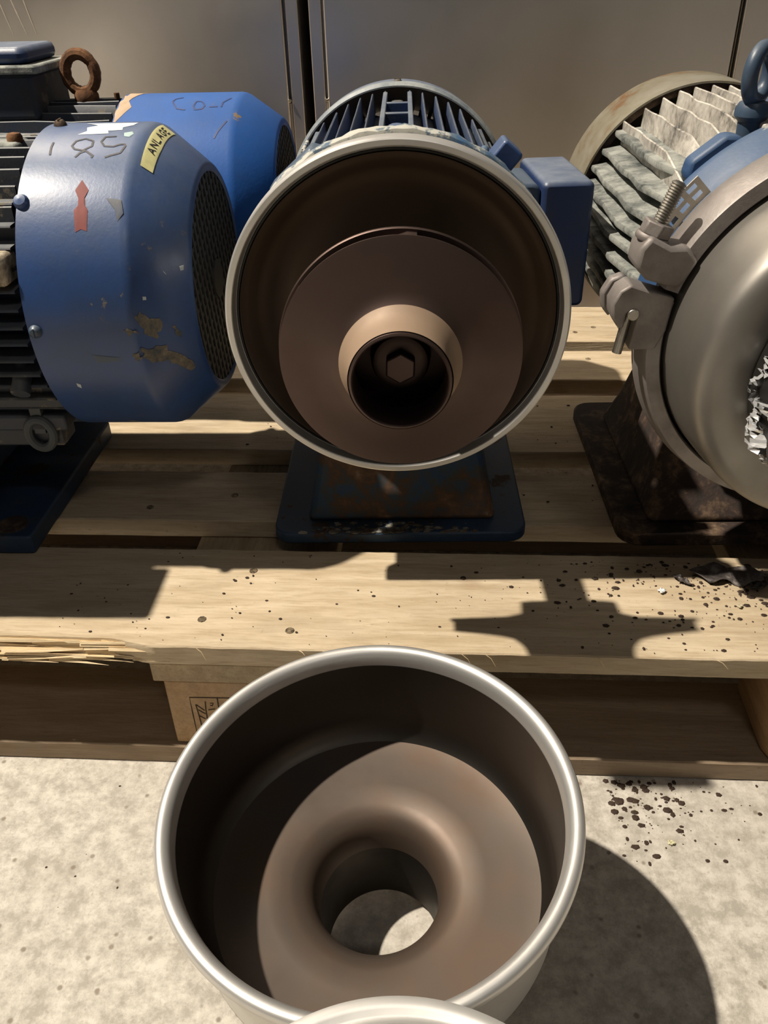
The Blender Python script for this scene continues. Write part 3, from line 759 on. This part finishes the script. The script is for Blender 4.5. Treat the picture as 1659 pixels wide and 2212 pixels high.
# clamp halves' lugs (coordinates relative to the casing centre)
b = MB(); b.prism([(x, zp+z) for x, z in [(-.1215, .0410), (-.1440, .0475), (-.1525, .0560), (-.1510, .0690), (-.1445, .0775), (-.1300, .0700), (-.1180, .0700), (-.110, .0600), (-.1170, .0460)]], -.018, .012, 'y'); b.build('upper_clamp_lug', M_cast, P4, .003)
b = MB(); b.prism([(x, zp+z) for x, z in [(-.1215, .0340), (-.1400, .0395), (-.1530, .0440), (-.1600, .0395), (-.1645, .0300), (-.1635, .0200), (-.1575, .0120), (-.1545, .0125), (-.1540, .0230), (-.1500, .0260), (-.1465, .0235), (-.1460, .0180), (-.1490, -.0040), (-.1300, -.004), (-.124, .010)]], -.016, .006, 'y'); b.build('hooked_clamp_lug', M_cast, P4, .0025)
b = MB(); b.prism([(x, zp+z) for x, z in [(-.1530, .0440), (-.1620, .0405), (-.1675, .0300), (-.1660, .0190), (-.1600, .0120), (-.158, .020), (-.158, .032), (-.150, .040)]], .008, .018, 'y'); b.build('hook_cheek', M_cast, P4, .002)
b = MB(); b.cyl((-.1492, -.018, zp+.0228), (-.1492, .016, zp+.0228), .0042, 20); b.build('hinge_pin', M_bolt, P4, .0008)
b = MB(); b.tube([(-.1492, -.004, zp+.021), (-.1515, -.005, zp+.008), (-.1545, -.006, zp-.010)], .0036, 12); b.build('latch_rod', M_bolt, P4)
# threaded bolt and nut
p0 = Vector((-.1440, -.003, zp+.062)); p1 = Vector((-.1275, -.003, zp+.1085)); d = (p1-p0)
b = MB(); pr = []; L = d.length; nth = 26
for k in range(nth*2+1): pr.append((.0053 if k % 2 else .0044, L*k/(nth*2)))
pr = [(0, 0)]+pr+[(.003, L+.0008), (0, L+.0008)]
Q = Matrix.Translation(p0) @ d.to_track_quat('Z', 'Y').to_matrix().to_4x4()
b.lathe(pr, 24, 'z', (0, 0), Q); b.build('threaded_bolt', M_bolt, P4, ang=80)
b = MB(); b.prism([((.0112)*math.cos(k*PI/3), (.0112)*math.sin(k*PI/3)) for k in range(6)], .013, .0225, 'z', Q); b.build('nut', M_cast, P4, .0012)
b = MB(); b.lathe([(0, .0085), (.0112, .0085), (.0122, .0100), (.0122, .0122), (.0114, .0135), (0, .0135)], 28, 'z', (0, 0), Q); b.build('washer', M_cast, P4)
# slotted strip behind the clamp
b = MB(); a0, a1 = -50, -42
n = 6
pts = []
ss = MB()
def strip_pt(u, v, y=.0195): # u degrees, v radius
    t = math.radians(u); return (v*math.sin(t), y, zp+v*math.cos(t))
us = [-60.4, -58.8, -55.9, -54.3, -51.4, -49.8, -46.9, -45.3]
vv = [.1380, .1412, .1448, .1474, .1510, .1532]
for i in range(len(us)-1):
    for j in range(len(vv)-1):
        if i % 2 == 1 and j % 2 == 1: continue
        q = [strip_pt(us[i], vv[j]), strip_pt(us[i+1], vv[j]), strip_pt(us[i+1], vv[j+1]), strip_pt(us[i], vv[j+1])]
        q2 = [(x, y+.0012, z) for x, y, z in q]
        ss.add(q+q2, [(0, 1, 2, 3), (7, 6, 5, 4), (0, 4, 5, 1), (1, 5, 6, 2), (2, 6, 7, 3), (3, 7, 4, 0)])
ss.build('slotted_strip', m_flat('pale stamped strip', (.68, .63, .54), .5, .1), P4, smooth=False)
# blue adapter flange with ears behind the clamp, then finned motor
b = MB(); b.lathe([(.1, .024), (.126, .026), (.130, .032), (.130, .060), (.126, .064), (.108, .080), (.100, .095), (0, .10)], 100, 'y', (0, zp)); b.build('adapter', M_adapt, P4)
b = MB(); b.lathe([(.126, .026), (.134, .026), (.1365, .032), (.1445, .044), (.1450, .052), (.1420, .060), (.126, .062)], 60, 'y', (0, zp), closed=True, cap0=True, cap1=True, a0=math.radians(-56), a1=math.radians(62)); b.build('adapter_flange', M_adapt, P4)
for deg in (-38, 38):
    T = Matrix.Translation((0, 0, zp)) @ Matrix.Rotation(math.radians(deg), 4, 'Y')
    b = MB(); b.prism([(-.026, .10), (-.022, .143), (-.014, .150), (.014, .150), (.022, .143), (.026, .10)], .056, .074, 'y', T); b.build('adapter_ear', M_adapt, P4, .003)
motor(P4, zp, .088, .352, .096, .1245, M_body_dark, M_fin_white, M_fin_grey, .0165, .0036, .10, wavy=1.0, th_side=.0085)
b = MB(); b.lathe([(.1255, .348), (.1275, .348), (.1280, .352), (.1280, .43), (.105, .468), (.09, .472), (0, .472)], 128, 'y', (0, zp)); b.build('fan_guard', M_guard, P4)
b = MB(); b.lathe([(.118, .353), (.1254, .353), (.1254, .349)], 100, 'y', (0, zp)); b.build('guard_lining', M_rust, P4)
# eye bolt on the adapter
er = []
ecx, ecy, ecz = -.056, .085, zp+.162
for k in range(32):
    t = 2*PI*k/32; er.append((ecx+.011*math.sin(t)*.9, ecy+.009*math.sin(t), ecz+.0165*math.cos(t)))
b = MB(); b.tube(er, .0055, 12, closed=True)
b.lathe([(0, ecz-.017), (.010, ecz-.018), (.0125, ecz-.022), (.0125, ecz-.027), (.009, ecz-.031), (.008, ecz-.055)], 24, 'z', (ecx, ecy)); b.build('eye_bolt', M_eyeblue, P4)
b = MB(); b.box(ecx+.004, ecx+.06, ecy-.015, ecy+.055, ecz-.037, ecz-.030); b.box(ecx+.010, ecx+.05, ecy-.01, ecy+.05, ecz-.08, ecz-.037); b.build('lifting_lug', M_fin_white, P4, .003)
b = MB(); b.box(ecx+.052, ecx+.12, ecy-.04, ecy+.14, zp+.100, zp+.128); b.build('terminal_seat', M_blue, P4, .004)
# suction nozzle with wide ferrule at the frame edge, wrapped in torn film
b = MB(); b.lathe([(.046, -.078), (.046, -.100), (.060, -.128), (.080, -.134), (.0915, -.136), (.0925, -.141), (.0915, -.150), (.070, -.152), (.042, -.150), (.040, -.08)], 90, 'y', (0, zp)); b.build('suction_nozzle', M_steel_dull, P4)
b = MB(); b.lathe([(.060, -.0815), (.0845, -.082), (.0850, -.100), (.0845, -.131), (.07, -.132)], 80, 'y', (0, zp)); b.build('shade_sleeve', M_gasket_shade, P4)  # black sleeve added as painted shade between casing and ferrule
fo = MB(); r3 = random.Random(3)
NA, NB = 64, 9; grid = []
for i in range(NA+1):
    t = math.radians(-122+48*i/NA)
    for j in range(NB+1):
        rr_ = .079+.009*math.sin(PI*j/NB)+.007*math.sin(i*.33+j*.5)*math.sin(i*.11)+r3.uniform(-.001, .001)
        grid.append((rr_*math.sin(t)+r3.uniform(-.001, .001), -.083-.046*j/NB+r3.uniform(-.0015, .0015), zp+rr_*math.cos(t)+r3.uniform(-.001, .001)))
ff = []
for i in range(NA):
    for j in range(NB):
        a = i*(NB+1)+j
        if r3.random() < .30 or math.sin(i*.33+1.1)+math.sin(j*1.3+i*.11) < -.35: continue
        ff += [(a, a+1, a+NB+2), (a, a+NB+2, a+NB+1)]
fo.add(grid, ff); fo.build('torn_film', M_foil, P4, smooth=False)
# base and rusty pedestal
base_plate(P4, -.108, .138, .062, .345, .014, M_rust, [(-.085, .10)], r=.022)
b = MB(); vs = []
for (z, x0_, x1_, ya, yb) in ((.014, -.082, .12, .078, .31), (.022, -.078, .118, .084, .305), (.055, -.068, .10, .115, .29), (.13, -.055, .09, .12, .26)):
    vs += [(x0_, ya, z), (x1_, ya, z), (x1_, yb, z), (x0_, yb, z)]
fs = [(0, 3, 2, 1), (12, 13, 14, 15)]
for l in range(3):
    for q in range(4): fs.append((l*4+q, l*4+(q+1) % 4, (l+1)*4+(q+1) % 4, (l+1)*4+q))
b.add(vs, fs); b.build('pedestal', M_rust, P4, .01, seg=3)

# ------------------------------------------------------------------ pump housing bowl standing on its nozzle
n_ = Vector((-.026, -.068, 1)).normalized()
bw = bpy.data.objects.new('pump_housing', None); COL.objects.link(bw)
rim_c = Vector((-.0393, .3266, .1895))
bw.location = rim_c-n_*.1845
bw.rotation_euler = n_.to_track_quat('Z', 'Y').to_euler()
tag(bw, 'round steel pump housing standing open side up on the floor before the pallet', 'pump housing')
H_ = .1845
b = MB()
b.lathe([(.1195, H_-.090), (.1208, H_-.070), (.1212, H_-.020), (.1222, H_-.012), (.1275, H_-.0098), (.1300, H_-.0085), (.1310, H_-.0055), (.1306, H_-.0028), (.1294, H_-.0008), (.1275, H_), (.1252, H_-.0003), (.1232, H_-.0014), (.1217, H_-.0034), (.1206, H_-.0062), (.1199, H_-.0095), (.1195, H_-.013)], 200, 'z', (0, 0)); b.build('rim', M_steel, bw, ang=60)
b = MB()
b.lathe([(.1194, H_-.0120), (.1190, H_-.030), (.1186, H_-.070), (.1165, H_-.082), (.1100, H_-.089)], 200, 'z', (0, 0)); b.build('inner_wall', M_bowl_wall, bw, ang=60)
b = MB()
b.lathe([(.1102, H_-.0888), (.098, H_-.0915), (.075, H_-.0925), (.060, H_-.0940), (.052, H_-.0970), (.0465, H_-.1020), (.0430, H_-.1095), (.0415, H_-.120), (.0410, H_-.124)], 200, 'z', (0, 0)); b.build('inner_bottom', M_bowl, bw, ang=60)
b = MB(); b.lathe([(.0411, H_-.1235), (.0408, .012), (.0408, .0012)], 120, 'z', (0, 0)); b.build('nozzle_bore', m_steel('shade darkened bore', (.06, .052, .045), .5, .4, (.03, .025, .02)), bw)  # bore colour darkened to stand in for the shade inside
b = MB()
b.lathe([(.0408, .0012), (.0412, .0), (.0428, .001), (.0430, .03), (.0430, H_-.124), (.048, H_-.108), (.07, H_-.0985), (.105, H_-.096), (.1165, H_-.092), (.1197, H_-.089)], 160, 'z', (0, 0)); b.build('outer_shell', M_steel_dull, bw, ang=60)

# second housing, only its top in the frame
b2 = empty('pump_housing', (-.0096, .0888, 0)); tag(b2, 'grey steel housing with stepped rim cut off by the bottom edge', 'pump housing')
b = MB(); Hh = .240
b.lathe([(.050, .0), (.052, .0), (.052, .10), (.09, .13), (.0965, .15), (.0968, Hh-.02), (.0990, Hh-.012), (.0994, Hh-.006), (.0982, Hh-.001), (.0955, Hh), (.0925, Hh-.0002), (.0905, Hh-.0014), (.0885, Hh-.0014), (.0862, Hh+.0002), (.0846, Hh-.0010), (.0840, Hh-.004), (.0835, Hh-.05), (.082, .15), (.05, .12), (.046, .10), (.046, 0), (.05, 0)], 160, 'z', (0, 0)); b.build('shell', M_steel, b2, ang=50)

# ------------------------------------------------------------------ debris
def crumbs(name, n, region, zz, mat, label, smin, smax, seed, flat_=.4, bias=None):
    r = random.Random(seed); b = MB()
    for _ in range(n):
        x, y = region(r)
        s = smin+(smax-smin)*r.random()**2.5; k = r.randint(5, 7); a0 = r.random()*6
        ex = r.uniform(.6, 1.6)
        top = [(x+s*ex*.6*math.cos(a0+2*PI*i/k)*r.uniform(.7, 1), y+s*.6*math.sin(a0+2*PI*i/k)*r.uniform(.7, 1), zz+s*flat_*r.uniform(.6, 1)) for i in range(k)]
        bot = [(x+s*ex*math.cos(a0+2*PI*i/k)*r.uniform(.8, 1), y+s*math.sin(a0+2*PI*i/k)*r.uniform(.8, 1), zz) for i in range(k)]
        b.add(bot+top, [tuple(range(k))[::-1], tuple(range(k, 2*k))]+[(i, (i+1) % k, k+(i+1) % k, k+i) for i in range(k)])
    o = b.build(name, mat, None, smooth=False); tag(o, label, 'debris', None, 'stuff'); return o
crumbs('dirt_crumbs', 300, lambda r: (.30-abs(r.gauss(0, .10)), .506+min(.135, max(.01, .128-abs(r.gauss(0, .055))))), Z1+.0003, M_crumb, 'dark brown crumbs strewn over the right half of the front pallet board', .0005, .0030, 1)
crumbs('dirt_crumbs', 130, lambda r: (r.uniform(-.33, .2), .506+r.uniform(.005, .13)), Z1+.0003, M_crumb, 'sparse dark specks on the left half of the front pallet board', .0004, .0018, 2)
crumbs('dirt_crumbs', 90, lambda r: (r.uniform(-.25, .22), .506+r.choice([r.uniform(.19, .28), r.uniform(.34, .48)])), Z1+.0003, M_crumb, 'dark specks on the shaded pallet boards behind the front one', .0004, .002, 3)
crumbs('floor_grit', 170, lambda r: (.155+abs(r.gauss(0, .05)), .50-abs(r.gauss(0, .035))), .0, M_crumb, 'dark grit on the concrete right of the bowl, by the pallet', .0006, .0040, 4, .3)
crumbs('floor_grit', 60, lambda r: (r.uniform(-.35, .3), r.uniform(.1, .5)), .0, M_crumb, 'scattered specks across the open concrete floor', .0004, .0016, 6, .3)
def flake(name, x, y, z, sx, sy, rot, mat, label, seed, curl=.004):
    r = random.Random(seed); nx, ny = 14, 7; vs = []; fs = []
    o = empty  # placeholder
    for i in range(nx+1):
        for j in range(ny+1):
            u, v = i/nx-.5, j/ny-.5
            lim = .5*(1-.35*abs(2*v)**2)*(1+.12*math.sin(9*v+seed)); uu = u*2*lim
            h = curl*(.5+.5*math.sin(u*9+seed)*math.cos(v*6))+r.uniform(0, .0012)+.0004
            vs.append((uu*sx+r.uniform(-.0008, .0008), v*sy*(1+.2*math.sin(u*11)), h))
    for i in range(nx):
        for j in range(ny):
            a = i*(ny+1)+j; fs.append((a, a+ny+1, a+ny+2, a+1))
    b = MB(); b.add(vs, fs); ob = b.build(name, mat, None, ang=60)
    so = ob.modifiers.new('thick', 'SOLIDIFY'); so.thickness = .0005; so.offset = 1
    ob.location = (x, y, z); ob.rotation_euler = (0, 0, rot)
    tag(ob, label, 'flake'); return ob
flake('paint_flake', .268, .613, Z1+.0005, .066, .024, -.08, M_flake, 'largest curled grey scale flake, lying at the right end of the front board', 1, .005)
flake('paint_flake', .222, .606, Z1+.0005, .016, .007, -.9, M_flake, 'narrow grey flake with a white spot, left of the largest flake', 2, .003)
flake('paint_flake', .286, .598, Z1+.0005, .014, .007, .2, M_flake, 'small rounded flake right before the largest flake', 3, .003)
flake('paint_flake', .302, .606, Z1+.0005, .016, .008, -.3, M_flake, 'bluish flake at the right frame edge beyond the largest flake', 5, .003)
ch = flake('paint_flake', .201, .590, Z1+.0004, .006, .005, .5, M_white, 'white chip lying on the sunlit part of the front board', 4, .001)
flake('paint_flake', .263, .571, Z1+.0004, .004, .0035, .9, m_flat('pale yellow chip', (.75, .68, .5), .6), 'tiny pale yellow chip near the right end of the front board', 8, .0008)
flake('paint_flake', .199, .437, .0002, .005, .004, .2, m_flat('lemon chip', (.8, .75, .5), .6), 'tiny pale yellow chip on the concrete right of the bowl', 9, .0008)
